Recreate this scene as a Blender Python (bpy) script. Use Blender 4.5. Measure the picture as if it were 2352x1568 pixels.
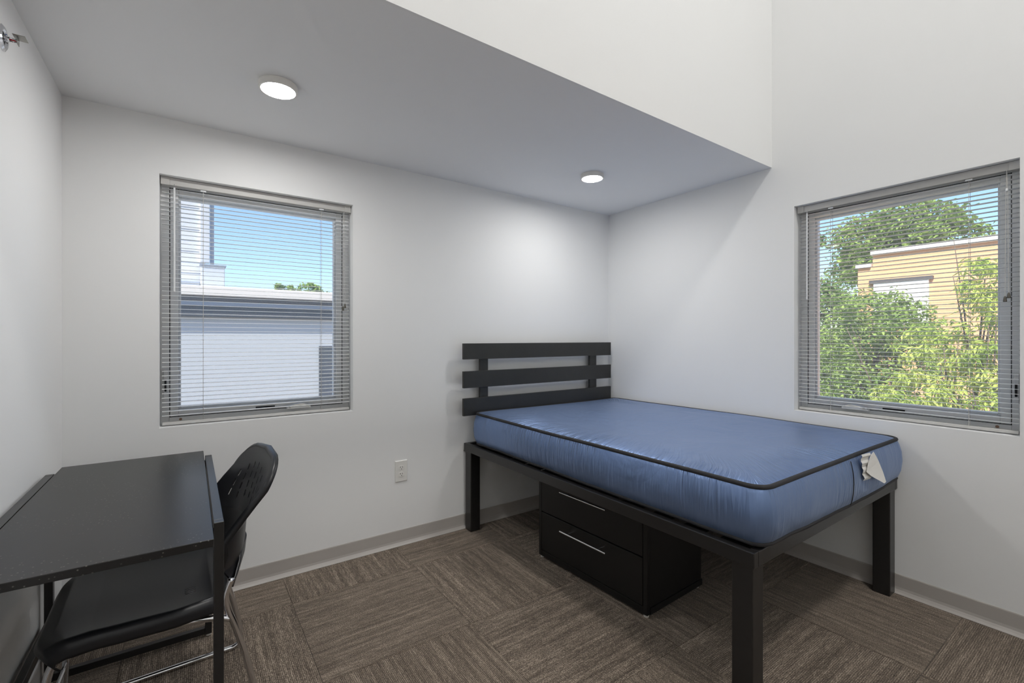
import bpy, bmesh, math, random
import numpy as np
from mathutils import Vector, Matrix

for o in list(bpy.data.objects):
    bpy.data.objects.remove(o)
scene = bpy.context.scene
COL = scene.collection

# ------------------------------------------------------------------ camera
cam = bpy.data.objects.new('camera', bpy.data.cameras.new('camera'))
COL.objects.link(cam)
cam.location = (-2.8318, -2.6424, 1.24336)
cam.rotation_euler = (math.pi / 2, 0, -0.61258)
cam.data.sensor_width = 36.0
cam.data.lens = 1052.255 / 2352 * 36.0
cam.data.shift_y = -(784 - 776.054) / 2352
cam.data.clip_start = 0.02
cam.data.clip_end = 400
scene.camera = cam

# ------------------------------------------------------------------ sky, sun, exposure
world = bpy.data.worlds.new('world')
scene.world = world
world.use_nodes = True
wn = world.node_tree
wn.nodes.clear()
sky = wn.nodes.new('ShaderNodeTexSky')
sky.sky_type = 'NISHITA'
sky.sun_disc = False
sky.sun_elevation = math.radians(48)
sky.sun_rotation = math.radians(255)
sky.air_density = 0.9
sky.dust_density = 0.4
sky.ozone_density = 3.2
bg = wn.nodes.new('ShaderNodeBackground')
bg.inputs['Strength'].default_value = 0.262
wo = wn.nodes.new('ShaderNodeOutputWorld')
wn.links.new(sky.outputs[0], bg.inputs['Color'])
wn.links.new(bg.outputs[0], wo.inputs['Surface'])

sun = bpy.data.objects.new('sun', bpy.data.lights.new('sun', 'SUN'))
COL.objects.link(sun)
sun.data.energy = 8.4
sun.data.angle = math.radians(0.6)
sun.data.color = (1.0, 0.93, 0.82)
sun.rotation_euler = Vector((-0.72, -0.26, 0.70)).to_track_quat('Z', 'Y').to_euler()

vs = scene.view_settings
vs.view_transform = 'Standard'
vs.look = 'None'
vs.gamma = 1.0
vs.exposure = 0.15
vs.use_curve_mapping = False

LAMP_DOWN = 152.0      # radiance of the two small disc lamps
LAMP_HIGH = 87.0      # radiance of the large lamp on the high ceiling
LAMP_HIGH_POS = (-1.55, -3.5, 5.2)

# ------------------------------------------------------------------ helpers
def lin(r, g, b):
    f = lambda c: (c / 255 / 12.92) if c / 255 <= 0.04045 else ((c / 255 + 0.055) / 1.055) ** 2.4
    return (f(r), f(g), f(b), 1.0)

MATS = {}
def mat(name, col, rough=0.5, metal=0.0, spec=0.5, coat=0.0, noise=None, bump=None):
    """principled material; noise=(scale, amount) varies the colour, bump=(scale, strength, distance)"""
    m = bpy.data.materials.new(name)
    m.use_nodes = True
    nt = m.node_tree
    b = nt.nodes['Principled BSDF']
    b.inputs['Base Color'].default_value = col
    b.inputs['Roughness'].default_value = rough
    b.inputs['Metallic'].default_value = metal
    b.inputs['Specular IOR Level'].default_value = spec
    b.inputs['Coat Weight'].default_value = coat
    tc = None
    if noise or bump:
        tc = nt.nodes.new('ShaderNodeTexCoord')
    if noise:
        n = nt.nodes.new('ShaderNodeTexNoise')
        n.inputs['Scale'].default_value = noise[0]
        n.inputs['Detail'].default_value = 4
        nt.links.new(tc.outputs['Object'], n.inputs['Vector'])
        mx = nt.nodes.new('ShaderNodeMixRGB')
        mx.inputs[1].default_value = tuple(c * (1 - noise[1]) for c in col[:3]) + (1,)
        mx.inputs[2].default_value = tuple(min(1, c * (1 + noise[1])) for c in col[:3]) + (1,)
        nt.links.new(n.outputs['Fac'], mx.inputs[0])
        nt.links.new(mx.outputs[0], b.inputs['Base Color'])
    if bump:
        n = nt.nodes.new('ShaderNodeTexNoise')
        n.inputs['Scale'].default_value = bump[0]
        n.inputs['Detail'].default_value = 3
        nt.links.new(tc.outputs['Object'], n.inputs['Vector'])
        bp = nt.nodes.new('ShaderNodeBump')
        bp.inputs['Strength'].default_value = bump[1]
        bp.inputs['Distance'].default_value = bump[2]
        nt.links.new(n.outputs['Fac'], bp.inputs['Height'])
        nt.links.new(bp.outputs[0], b.inputs['Normal'])
    MATS[name] = m
    return m

def emit(name, col, strength):
    m = bpy.data.materials.new(name)
    m.use_nodes = True
    nt = m.node_tree
    nt.nodes.clear()
    e = nt.nodes.new('ShaderNodeEmission')
    e.inputs['Color'].default_value = col
    e.inputs['Strength'].default_value = strength
    o = nt.nodes.new('ShaderNodeOutputMaterial')
    nt.links.new(e.outputs[0], o.inputs['Surface'])
    return m

def tag(o, label=None, cat=None, group=None, kind=None):
    if label: o['label'] = label
    if cat: o['category'] = cat
    if group: o['group'] = group
    if kind: o['kind'] = kind
    return o

def empty(name, loc=(0, 0, 0), rz=0.0, parent=None):
    o = bpy.data.objects.new(name, None)
    o.empty_display_size = 0.05
    COL.objects.link(o)
    o.location = loc
    o.rotation_euler = (0, 0, rz)
    if parent: o.parent = parent
    return o

class MB:
    def __init__(s):
        s.v = []; s.f = []; s.uv = None
    def add(s, vs, fs):
        n = len(s.v)
        s.v += [tuple(p) for p in vs]
        s.f += [tuple(i + n for i in f) for f in fs]
        return s
    def box(s, x0, x1, y0, y1, z0, z1):
        if x0 > x1: x0, x1 = x1, x0
        if y0 > y1: y0, y1 = y1, y0
        if z0 > z1: z0, z1 = z1, z0
        return s.add([(x0, y0, z0), (x1, y0, z0), (x1, y1, z0), (x0, y1, z0), (x0, y0, z1), (x1, y0, z1), (x1, y1, z1), (x0, y1, z1)],
                     [(3, 2, 1, 0), (4, 5, 6, 7), (0, 1, 5, 4), (1, 2, 6, 5), (2, 3, 7, 6), (3, 0, 4, 7)])
    def tube(s, path, r, n=10, caps=True, radii=None, closed=False):
        path = [Vector(p) for p in path]
        m = len(path)
        rings = []
        up = None
        for i, p in enumerate(path):
            if closed:
                t = path[(i + 1) % m] - path[i - 1]
            else:
                t = path[min(i + 1, m - 1)] - path[max(i - 1, 0)]
            t.normalize()
            if up is None:
                up = Vector((0, 0, 1)) if abs(t.z) < 0.9 else Vector((1, 0, 0))
            a = up - t * up.dot(t)
            if a.length < 1e-6:
                a = t.orthogonal()
            a.normalize(); up = a
            b = t.cross(a)
            rr = radii[i] if radii else r
            rings.append([p + (a * math.cos(k * 2 * math.pi / n) + b * math.sin(k * 2 * math.pi / n)) * rr for k in range(n)])
        base = len(s.v)
        for R in rings: s.v += [tuple(q) for q in R]
        for i in range(m if closed else m - 1):
            for k in range(n):
                j = (i + 1) % m
                s.f.append((base + i * n + k, base + i * n + (k + 1) % n, base + j * n + (k + 1) % n, base + j * n + k))
        if caps and not closed:
            s.f.append(tuple(base + k for k in reversed(range(n))))
            s.f.append(tuple(base + (m - 1) * n + k for k in range(n)))
        return s
    def cyl(s, p0, p1, r, n=16, r1=None):
        return s.tube([p0, p1], r, n, radii=[r, r if r1 is None else r1])
    def lathe(s, prof, n=32, M=None, caps=True):
        """prof: list of (radius, z); M maps to place"""
        base = len(s.v)
        M = M or Matrix.Identity(4)
        for r, z in prof:
            for k in range(n):
                a = 2 * math.pi * k / n
                s.v.append(tuple(M @ Vector((r * math.cos(a), r * math.sin(a), z))))
        for i in range(len(prof) - 1):
            for k in range(n):
                s.f.append((base + i * n + k, base + i * n + (k + 1) % n, base + (i + 1) * n + (k + 1) % n, base + (i + 1) * n + k))
        if caps:
            s.f.append(tuple(base + k for k in reversed(range(n))))
            s.f.append(tuple(base + (len(prof) - 1) * n + k for k in range(n)))
        return s
    def mesh(s, name, m, smooth=False):
        me = bpy.data.meshes.new(name)
        me.from_pydata(s.v, [], s.f)
        if m: me.materials.append(m)
        if smooth: me.polygons.foreach_set('use_smooth', [True] * len(me.polygons))
        me.update()
        return me
    def build(s, name, m, parent=None, bevel=0.0, smooth=False, seg=2, loc=None, fix=True):
        me = s.mesh(name, m, smooth)
        if fix:
            bm = bmesh.new(); bm.from_mesh(me)
            bmesh.ops.recalc_face_normals(bm, faces=bm.faces)
            bm.to_mesh(me); bm.free()
        o = bpy.data.objects.new(name, me)
        COL.objects.link(o)
        if parent: o.parent = parent
        if loc: o.location = loc
        if bevel:
            b = o.modifiers.new('bevel', 'BEVEL')
            b.width = bevel; b.segments = seg; b.limit_method = 'ANGLE'; b.angle_limit = math.radians(40)
        return o

def link_copy(o, parent=None):
    c = o.copy(); COL.objects.link(c)
    if parent: c.parent = parent
    return c

def smooth_path(pts, sub=6):
    """Catmull-Rom"""
    P = [Vector(p) for p in pts]
    P = [P[0] * 2 - P[1]] + P + [P[-1] * 2 - P[-2]]
    out = []
    for i in range(1, len(P) - 2):
        for k in range(sub):
            t = k / sub
            a, b, c, d = P[i - 1], P[i], P[i + 1], P[i + 2]
            out.append(0.5 * ((2 * b) + (c - a) * t + (2 * a - 5 * b + 4 * c - d) * t * t + (3 * b - a - 3 * c + d) * t ** 3))
    out.append(P[-2])
    return out

# ------------------------------------------------------------------ materials
M_WALL = mat('wall_paint', lin(243, 244, 244), 0.62, spec=0.3, bump=(260, 0.12, 0.001))
M_CEIL = mat('ceiling_paint', lin(245, 246, 247), 0.8, spec=0.2, bump=(200, 0.1, 0.001))
M_BASE = mat('vinyl_base', lin(184, 179, 174), 0.42, spec=0.4, noise=(5, 0.05))
M_SLAB = mat('floor_slab', lin(60, 56, 52), 0.9)
M_BLACKMETAL = mat('black_powder_coat', lin(36, 35, 35), 0.31, spec=0.5, noise=(30, 0.2), bump=(900, 0.15, 0.0004))
M_BLACKWOOD = mat('black_stained_wood', lin(46, 46, 44), 0.36, spec=0.5, noise=(14, 0.25), bump=(120, 0.1, 0.0005))
M_CAB = mat('cabinet_black', lin(23, 22, 22), 0.48, spec=0.4, bump=(1200, 0.12, 0.0003))
M_DECK = mat('bed_deck', lin(16, 16, 16), 0.6)
M_PLASTIC = mat('chair_plastic', lin(27, 28, 32), 0.36, spec=0.5, bump=(1500, 0.12, 0.0003))
M_CHROME = mat('chrome', lin(225, 225, 228), 0.12, metal=1.0)
M_STEEL = mat('brushed_steel', lin(225, 225, 226), 0.22, metal=1.0)
M_VINYL = mat('window_vinyl', lin(240, 241, 241), 0.4, spec=0.4)
M_RUBBER = mat('dark_rubber', lin(45, 46, 48), 0.7)
M_SLAT = mat('blind_slat', lin(236, 237, 237), 0.38, spec=0.5)
M_RAIL = mat('blind_rail', lin(205, 204, 201), 0.45, spec=0.4)
M_CORD = mat('blind_cord', lin(205, 203, 198), 0.8)
M_WAND = mat('clear_wand', lin(235, 238, 240), 0.08, spec=0.8)
M_TASSEL = mat('tassel', lin(96, 92, 84), 0.5)
M_WHITEPL = mat('white_plastic', lin(236, 235, 231), 0.35, spec=0.5)
M_SLOT = mat('slot_black', lin(14, 14, 14), 0.7)
M_LAMPRIM = mat('lamp_rim', lin(236, 234, 230), 0.4)
M_RED = mat('bulb_red', lin(190, 20, 30), 0.15, spec=0.8)
M_PIPING = mat('mattress_piping', lin(40, 40, 43), 0.7, bump=(900, 0.3, 0.0005))
M_TAGW = mat('care_tag_white', lin(240, 238, 234), 0.7, noise=(40, 0.03))
M_FOOT = mat('glide_white', lin(215, 212, 205), 0.4)

def make_carpet():
    m = bpy.data.materials.new('carpet_pile')
    m.use_nodes = True
    nt = m.node_tree; L = nt.links
    b = nt.nodes['Principled BSDF']
    b.inputs['Roughness'].default_value = 0.95
    b.inputs['Specular IOR Level'].default_value = 0.1
    b.inputs['Sheen Weight'].default_value = 0.15
    tc = nt.nodes.new('ShaderNodeTexCoord')
    oi = nt.nodes.new('ShaderNodeObjectInfo')
    off = nt.nodes.new('ShaderNodeVectorMath'); off.operation = 'SCALE'
    off.inputs[0].default_value = (37.0, 91.0, 13.0)
    L.new(oi.outputs['Random'], off.inputs['Scale'])
    add = nt.nodes.new('ShaderNodeVectorMath'); add.operation = 'ADD'
    L.new(tc.outputs['Object'], add.inputs[0]); L.new(off.outputs[0], add.inputs[1])
    def streak(sx, sy, detail):
        mp = nt.nodes.new('ShaderNodeMapping')
        mp.inputs['Scale'].default_value = (sx, sy, 1)
        L.new(add.outputs[0], mp.inputs['Vector'])
        n = nt.nodes.new('ShaderNodeTexNoise')
        n.inputs['Scale'].default_value = 1.0
        n.inputs['Detail'].default_value = detail
        L.new(mp.outputs[0], n.inputs['Vector'])
        return n.outputs['Fac']
    a = streak(22, 260, 2.0)
    c = streak(240, 420, 1.0)
    d = streak(3.0, 55, 1.0)
    # ribs: tufted rows running with the grain
    sep = nt.nodes.new('ShaderNodeSeparateXYZ'); L.new(tc.outputs['Object'], sep.inputs[0])
    rb = nt.nodes.new('ShaderNodeMath'); rb.operation = 'MULTIPLY'; rb.inputs[1].default_value = 2 * math.pi / 0.0062
    L.new(sep.outputs['Y'], rb.inputs[0])
    sn = nt.nodes.new('ShaderNodeMath'); sn.operation = 'SINE'; L.new(rb.outputs[0], sn.inputs[0])
    def math_(op, x, y):
        q = nt.nodes.new('ShaderNodeMath'); q.operation = op
        for i, w in enumerate((x, y)):
            if isinstance(w, (int, float)): q.inputs[i].default_value = w
            else: L.new(w, q.inputs[i])
        return q.outputs[0]
    s = math_('ADD', math_('MULTIPLY', a, 0.36), math_('MULTIPLY', c, 0.74))
    s = math_('ADD', s, math_('MULTIPLY', d, 0.30))
    s = math_('ADD', s, math_('MULTIPLY', sn.outputs[0], 0.06))
    ramp = nt.nodes.new('ShaderNodeValToRGB')
    ramp.color_ramp.elements[0].position = 0.46
    ramp.color_ramp.elements[0].color = lin(58, 51, 44)
    ramp.color_ramp.elements[1].position = 0.98
    ramp.color_ramp.elements[1].color = lin(200, 184, 166)
    e = ramp.color_ramp.elements.new(0.72); e.color = lin(116, 104, 92)
    L.new(s, ramp.inputs['Fac'])
    L.new(ramp.outputs['Color'], b.inputs['Base Color'])
    bp = nt.nodes.new('ShaderNodeBump')
    bp.inputs['Strength'].default_value = 0.7
    bp.inputs['Distance'].default_value = 0.003
    L.new(s, bp.inputs['Height'])
    L.new(bp.outputs[0], b.inputs['Normal'])
    return m
M_CARPET = make_carpet()

def make_desktop():
    m = mat('desk_laminate', lin(30, 29, 29), 0.30, spec=0.4)
    nt = m.node_tree; L = nt.links
    b = nt.nodes['Principled BSDF']
    tc = nt.nodes.new('ShaderNodeTexCoord')
    v = nt.nodes.new('ShaderNodeTexVoronoi'); v.inputs['Scale'].default_value = 90
    L.new(tc.outputs['Object'], v.inputs['Vector'])
    n = nt.nodes.new('ShaderNodeTexNoise'); n.inputs['Scale'].default_value = 5
    L.new(tc.outputs['Object'], n.inputs['Vector'])
    r1 = nt.nodes.new('ShaderNodeMapRange')
    r1.inputs['From Min'].default_value = 0.20; r1.inputs['From Max'].default_value = 0.08
    L.new(v.outputs['Distance'], r1.inputs['Value'])
    r2 = nt.nodes.new('ShaderNodeMapRange')
    r2.inputs['From Min'].default_value = 0.44; r2.inputs['From Max'].default_value = 0.60
    L.new(n.outputs['Fac'], r2.inputs['Value'])
    mu = nt.nodes.new('ShaderNodeMath'); mu.operation = 'MULTIPLY'
    L.new(r1.outputs[0], mu.inputs[0]); L.new(r2.outputs[0], mu.inputs[1])
    mx = nt.nodes.new('ShaderNodeMixRGB')
    mx.inputs[1].default_value = lin(33, 32, 32); mx.inputs[2].default_value = lin(120, 117, 112)
    L.new(mu.outputs[0], mx.inputs[0]); L.new(mx.outputs[0], b.inputs['Base Color'])
    return m
M_DESKTOP = make_desktop()

def make_fabric():
    m = mat('mattress_nylon', lin(122, 145, 187), 0.40, metal=0.74, spec=0.5)
    nt = m.node_tree; L = nt.links
    b = nt.nodes['Principled BSDF']
    b.inputs['Sheen Weight'].default_value = 0.25
    b.inputs['Sheen Roughness'].default_value = 0.4
    b.inputs['Sheen Tint'].default_value = (0.6, 0.75, 1, 1)
    uv = nt.nodes.new('ShaderNodeUVMap'); uv.uv_map = 'UVMap'
    def nz(sx, sy, detail, dist=0.0):
        mp = nt.nodes.new('ShaderNodeMapping'); mp.inputs['Scale'].default_value = (sx, sy, 1)
        L.new(uv.outputs[0], mp.inputs['Vector'])
        n = nt.nodes.new('ShaderNodeTexNoise'); n.inputs['Scale'].default_value = 1
        n.inputs['Detail'].default_value = detail; n.inputs['Distortion'].default_value = dist
        L.new(mp.outputs[0], n.inputs['Vector'])
        return n.outputs['Fac']
    w1 = nz(40, 3.4, 2.0, 0.9)       # pleats running square to the seams
    w2 = nz(120, 10, 1.0, 0.3)
    mk = nz(2.3, 1.6, 0.0)           # where they are strong
    # height = (w1*1 + w2*.35) * mask * nearness to seam (uv.y wraps: 0 bottom seam, .2 top seam)
    sep = nt.nodes.new('ShaderNodeSeparateXYZ'); L.new(uv.outputs[0], sep.inputs[0])
    def M(op, x, y):
        q = nt.nodes.new('ShaderNodeMath'); q.operation = op
        for i, w in enumerate((x, y)):
            if isinstance(w, (int, float)): q.inputs[i].default_value = w
            else: L.new(w, q.inputs[i])
        return q.outputs[0]
    dist = M('SUBTRACT', sep.outputs['Y'], 0.20)
    near = nt.nodes.new('ShaderNodeMapRange')
    near.inputs['From Min'].default_value = 0.262; near.inputs['From Max'].default_value = 0.0
    near.interpolation_type = 'SMOOTHSTEP'
    L.new(M('ABSOLUTE', dist, 0), near.inputs['Value'])
    mr = nt.nodes.new('ShaderNodeMapRange')
    mr.inputs['From Min'].default_value = 0.42; mr.inputs['From Max'].default_value = 0.66
    L.new(mk, mr.inputs['Value'])
    msk = M('ADD', M('MULTIPLY', mr.outputs[0], 0.85), 0.15)
    h = M('MULTIPLY', M('ADD', w1, M('MULTIPLY', w2, 0.3)), M('MULTIPLY', msk, near.outputs[0]))
    h = M('MULTIPLY', h, M('ADD', M('MULTIPLY', M('GREATER_THAN', dist, 0.0), 1.3), 1.0))
    tco = nt.nodes.new('ShaderNodeTexCoord')
    big = nt.nodes.new('ShaderNodeTexNoise'); big.inputs['Scale'].default_value = 4.5
    big.inputs['Detail'].default_value = 2.5; big.inputs['Distortion'].default_value = 0.8
    L.new(tco.outputs['Object'], big.inputs['Vector'])
    h = M('ADD', h, M('MULTIPLY', big.outputs['Fac'], 0.5))
    bp = nt.nodes.new('ShaderNodeBump'); bp.inputs['Strength'].default_value = 1.0; bp.inputs['Distance'].default_value = 0.022
    L.new(h, bp.inputs['Height']); L.new(bp.outputs[0], b.inputs['Normal'])
    return m
M_FABRIC = make_fabric()

def make_glass():
    m = bpy.data.materials.new('window_glass')
    m.use_nodes = True
    nt = m.node_tree; nt.nodes.clear(); L = nt.links
    t = nt.nodes.new('ShaderNodeBsdfTransparent'); t.inputs['Color'].default_value = (0.95, 0.97, 0.97, 1)
    g = nt.nodes.new('ShaderNodeBsdfGlossy'); g.inputs['Roughness'].default_value = 0.02
    f = nt.nodes.new('ShaderNodeFresnel'); f.inputs['IOR'].default_value = 1.18
    mx = nt.nodes.new('ShaderNodeMixShader')
    o = nt.nodes.new('ShaderNodeOutputMaterial')
    L.new(f.outputs[0], mx.inputs[0]); L.new(t.outputs[0], mx.inputs[1]); L.new(g.outputs[0], mx.inputs[2]); L.new(mx.outputs[0], o.inputs['Surface'])
    return m
M_GLASS = make_glass()

def make_screen():
    m = bpy.data.materials.new('insect_mesh')
    m.use_nodes = True
    nt = m.node_tree; nt.nodes.clear(); L = nt.links
    t = nt.nodes.new('ShaderNodeBsdfTransparent')
    d = nt.nodes.new('ShaderNodeBsdfDiffuse'); d.inputs['Color'].default_value = (0.55, 0.56, 0.57, 1)
    tr = nt.nodes.new('ShaderNodeBsdfTranslucent'); tr.inputs['Color'].default_value = (0.75, 0.76, 0.78, 1)
    m2 = nt.nodes.new('ShaderNodeMixShader'); m2.inputs[0].default_value = 0.6
    mx = nt.nodes.new('ShaderNodeMixShader'); mx.inputs[0].default_value = 0.2
    o = nt.nodes.new('ShaderNodeOutputMaterial')
    L.new(d.outputs[0], m2.inputs[1]); L.new(tr.outputs[0], m2.inputs[2])
    L.new(t.outputs[0], mx.inputs[1]); L.new(m2.outputs[0], mx.inputs[2]); L.new(mx.outputs[0], o.inputs['Surface'])
    return m
M_SCREEN = make_screen()

# ------------------------------------------------------------------ room shell
W, D, H, HT, YF = 3.27, 1.3006, 2.256, 5.30, -5.3
WT = 0.16
BX0, BX1 = -2.947, -2.076            # back window opening
RY0, RY1 = -1.424, -2.297            # right window opening
WZ0, WZ1 = 0.830, 1.997

def struct(o, label, cat):
    return tag(o, label, cat, kind='structure')

def quadwall(mb, axis, c0, c1, a0, a1, z0, z1, hole=None):
    """wall slab between c0..c1 on axis, spanning a0..a1; hole=(h0,h1,hz0,hz1)"""
    def bx(p, q, r, s):
        if q - p < 1e-6 or s - r < 1e-6: return
        if axis == 'y': mb.box(p, q, c0, c1, r, s)
        else: mb.box(c0, c1, p, q, r, s)
    if not hole:
        bx(a0, a1, z0, z1); return
    h0, h1, hz0, hz1 = hole
    bx(a0, h0, z0, z1); bx(h1, a1, z0, z1); bx(h0, h1, z0, hz0); bx(h0, h1, hz1, z1)

mb = MB(); quadwall(mb, 'y', 0, WT, -W - WT, WT, -0.1, H + 0.15, (BX0, BX1, WZ0, WZ1))
struct(mb.build('wall_back', M_WALL), 'pale grey painted wall with the left window', 'wall')
mb = MB(); quadwall(mb, 'x', 0, WT, YF - WT, 0, -0.1, HT, (RY1, RY0, WZ0, WZ1))
struct(mb.build('wall_right', M_WALL), 'tall pale grey painted wall with the right window above the bed', 'wall')
mb = MB(); quadwall(mb, 'x', -W - WT, -W, YF - WT, 0, -0.1, HT)
struct(mb.build('wall_left', M_WALL), 'pale grey painted wall beside the desk', 'wall')
mb = MB(); quadwall(mb, 'y', YF - WT, YF, -W, 0, -0.1, HT)
struct(mb.build('wall_front', M_WALL), 'pale grey painted wall behind the viewer', 'wall')
mb = MB(); mb.box(-W, 0, -D, -D + 0.012, H, HT); mb.box(-W, 0, -D + 0.012, -D + 0.12, H + 0.1505, HT)
struct(mb.build('wall_soffit', M_WALL), 'bright upper wall rising from the edge of the low ceiling', 'wall')
mb = MB(); mb.box(-W, 0, -D + 0.012, 0, H, H + 0.15)
struct(mb.build('ceiling', M_CEIL), 'low grey ceiling over the window wall with two round lamps', 'ceiling')
mb = MB(); mb.box(-W - WT, WT, YF - WT, -D + 0.12, HT, HT + 0.15)
struct(mb.build('ceiling_upper', M_CEIL), 'high white ceiling above the open part of the room', 'ceiling')

floor = MB().box(-W, 0, YF, 0, -0.1, -0.0065).build('floor', M_SLAB)
struct(floor, 'brown carpet tile floor with quarter turned tiles', 'floor')
tile_cache = {}
T = 0.61
xs = [-W] + [-T * k for k in range(5, -1, -1)]
ys = [0.0, -0.296]
while ys[-1] - T > YF: ys.append(ys[-1] - T)
ys.append(YF)
for i in range(len(xs) - 1):
    for j in range(len(ys) - 1):
        x0, x1, y1, y0 = xs[i], xs[i + 1], ys[j], ys[j + 1]
        gi = 6 - i                      # column counted from the right wall
        rot = (gi + j + 1) % 2              # checkerboard of grain directions
        w, h = (x1 - x0), (y1 - y0)
        if rot: w, h = h, w
        key = (round(w, 4), round(h, 4))
        if key not in tile_cache:
            g = 0.0006; c = 0.0012
            a, b = w / 2 - g, h / 2 - g
            t = MB().add([(-a, -b, -.0065), (a, -b, -.0065), (a, b, -.0065), (-a, b, -.0065),
                          (-a, -b, -.0012), (a, -b, -.0012), (a, b, -.0012), (-a, b, -.0012),
                          (-a + c, -b + c, 0), (a - c, -b + c, 0), (a - c, b - c, 0), (-a + c, b - c, 0)],
                         [(3, 2, 1, 0), (8, 9, 10, 11)] + [(k, (k + 1) % 4, 4 + (k + 1) % 4, 4 + k) for k in range(4)]
                         + [(4 + k, 4 + (k + 1) % 4, 8 + (k + 1) % 4, 8 + k) for k in range(4)])
            tile_cache[key] = t.mesh('carpet_tile', M_CARPET)
        o = bpy.data.objects.new('carpet_tile', tile_cache[key])
        COL.objects.link(o); o.parent = floor
        o.location = ((x0 + x1) / 2, (y0 + y1) / 2, 0)
        o.rotation_euler = (0, 0, math.pi / 2 if rot else 0)

# cove base: flat top part and a flared toe (profile in (out, z))
BP = [(0, 0.0), (0.021, 0.0), (0.0215, 0.002), (0.012, 0.009), (0.0055, 0.018), (0.0035, 0.030), (0.0032, 0.086), (0.002, 0.0905), (0, 0.091)]
def baseboard(name, p0, p1, out, label):
    p0, p1, out = Vector(p0), Vector(p1), Vector(out)
    mb = MB()
    n = len(BP)
    vs = [p + out * a + Vector((0, 0, z)) for p in (p0, p1) for a, z in BP]
    mb.add(vs, [(k, k + 1, n + k + 1, n + k) for k in range(n - 1)] + [tuple(range(n)), tuple(range(2 * n - 1, n - 1, -1))])
    struct(mb.build(name, M_BASE), label, 'baseboard')
baseboard('baseboard_back', (-W, 0, 0.0003), (0, 0, 0.0003), (0, -1, 0), 'grey vinyl base strip along the window wall behind the chair')
baseboard('baseboard_right', (0, 0, 0.0003), (0, YF, 0.0003), (-1, 0, 0), 'grey vinyl base strip along the wall right of the bed')
baseboard('baseboard_left', (-W, 0, 0.0003), (-W, YF, 0.0003), (1, 0, 0), 'grey vinyl base strip along the wall behind the desk')

# ------------------------------------------------------------------ windows (local: u right, v outwards, z up)
def make_window(name, loc, rz, w, label, mirror):
    h = WZ1 - WZ0
    r = empty(name, loc, rz)
    struct(r, label, 'window')
    mb = MB()
    def ringbox(mb, a, b, c, d, t, v0, v1):       # frame of thickness t inside a..b x c..d
        mb.box(a, a + t, v0, v1, c, d); mb.box(b - t, b, v0, v1, c, d)
        mb.box(a + t, b - t, v0, v1, c, c + t); mb.box(a + t, b - t, v0, v1, d - t, d)
    ringbox(mb, 0.0, w, 0.0, h, 0.034, 0.088, WT)
    mb.build('window_frame', M_VINYL, r, bevel=0.002)
    # gasket line and sash
    mb = MB(); ringbox(mb, 0.034, w - 0.034, 0.034, h - 0.034, 0.003, 0.095, 0.150)
    mb.build('gasket', M_RUBBER, r)
    sash = MB(); ringbox(sash, 0.037, w - 0.037, 0.037, h - 0.037, 0.033, 0.092, 0.148)
    so = sash.build('sash', M_VINYL, r, bevel=0.003)
    mb = MB(); ringbox(mb, 0.070, w - 0.070, 0.070, h - 0.070, 0.009, 0.105, 0.140)
    mb.build('glazing_bead', mat('glazing_white', lin(228, 231, 234), 0.35), so, bevel=0.002)
    MB().box(0.076, w - 0.076, 0.121, 0.1235, 0.076, h - 0.076).build('pane', M_GLASS, so)
    MB().add([(0.05, 0.1535, 0.05), (w - 0.05, 0.1535, 0.05), (w - 0.05, 0.1535, h - 0.05), (0.05, 0.1535, h - 0.05)], [(0, 1, 2, 3)]).build('insect_screen', M_SCREEN, r)
    s = (lambda u: w - u) if mirror else (lambda u: u)
    # folded crank in its cover
    c = s(w - 0.272)
    mb = MB()
    prof = [(-0.062, 0.0), (0.062, 0.0), (0.060, 0.012), (0.040, 0.022), (0.012, 0.030), (-0.020, 0.028), (-0.050, 0.016)]
    if mirror: prof = [(-a, b) for a, b in prof]
    n = len(prof)
    mb.add([(c + a, 0.060, 0.0315 + b * 0.9) for a, b in prof] + [(c + a, 0.089, 0.0315 + b) for a, b in prof],
           [tuple(range(n)), tuple(range(2 * n - 1, n - 1, -1))] + [(k, (k + 1) % n, n + (k + 1) % n, n + k) for k in range(n)])
    ck = mb.build('crank_cover', M_VINYL, r, bevel=0.003)
    d = -1 if mirror else 1
    MB().tube(smooth_path([(c - d * .045, .057, .037), (c - d * .02, .054, .052), (c + d * .02, .054, .055), (c + d * .05, .056, .042)], 4), 0.0045, 8).build('crank_handle', M_WHITEPL, ck, smooth=True)
    # slot of the operator, side lock and screw cap
    c2 = s(w - 0.43)
    MB().box(c2 - 0.045, c2 + 0.045, 0.0865, 0.0885, 0.047, 0.054).build('operator_slot', M_SLOT, r)
    c3 = s(0.020)
    lk = MB().box(c3 - 0.008, c3 + 0.008, 0.078, 0.089, 0.13, 0.26).build('sash_lock', M_VINYL, r, bevel=0.003)
    MB().box(c3 - 0.004, c3 + 0.004, 0.072, 0.079, 0.16, 0.215).build('lock_lever', M_RUBBER, lk, bevel=0.002)
    c4 = s(0.078)
    MB().cyl((c4, 0.0855, 0.022), (c4, 0.089, 0.022), 0.006, 12).build('screw_cap', mat('screw_brown', lin(150, 120, 100), 0.5), r)
    return r
make_window('window_1', (BX0, 0, WZ0), 0, BX1 - BX0, 'left casement window looking onto a white building', False)
make_window('window_2', (0, RY0, WZ0), -math.pi / 2, RY0 - RY1, 'right casement window looking onto trees and a tan building', True)

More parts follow.
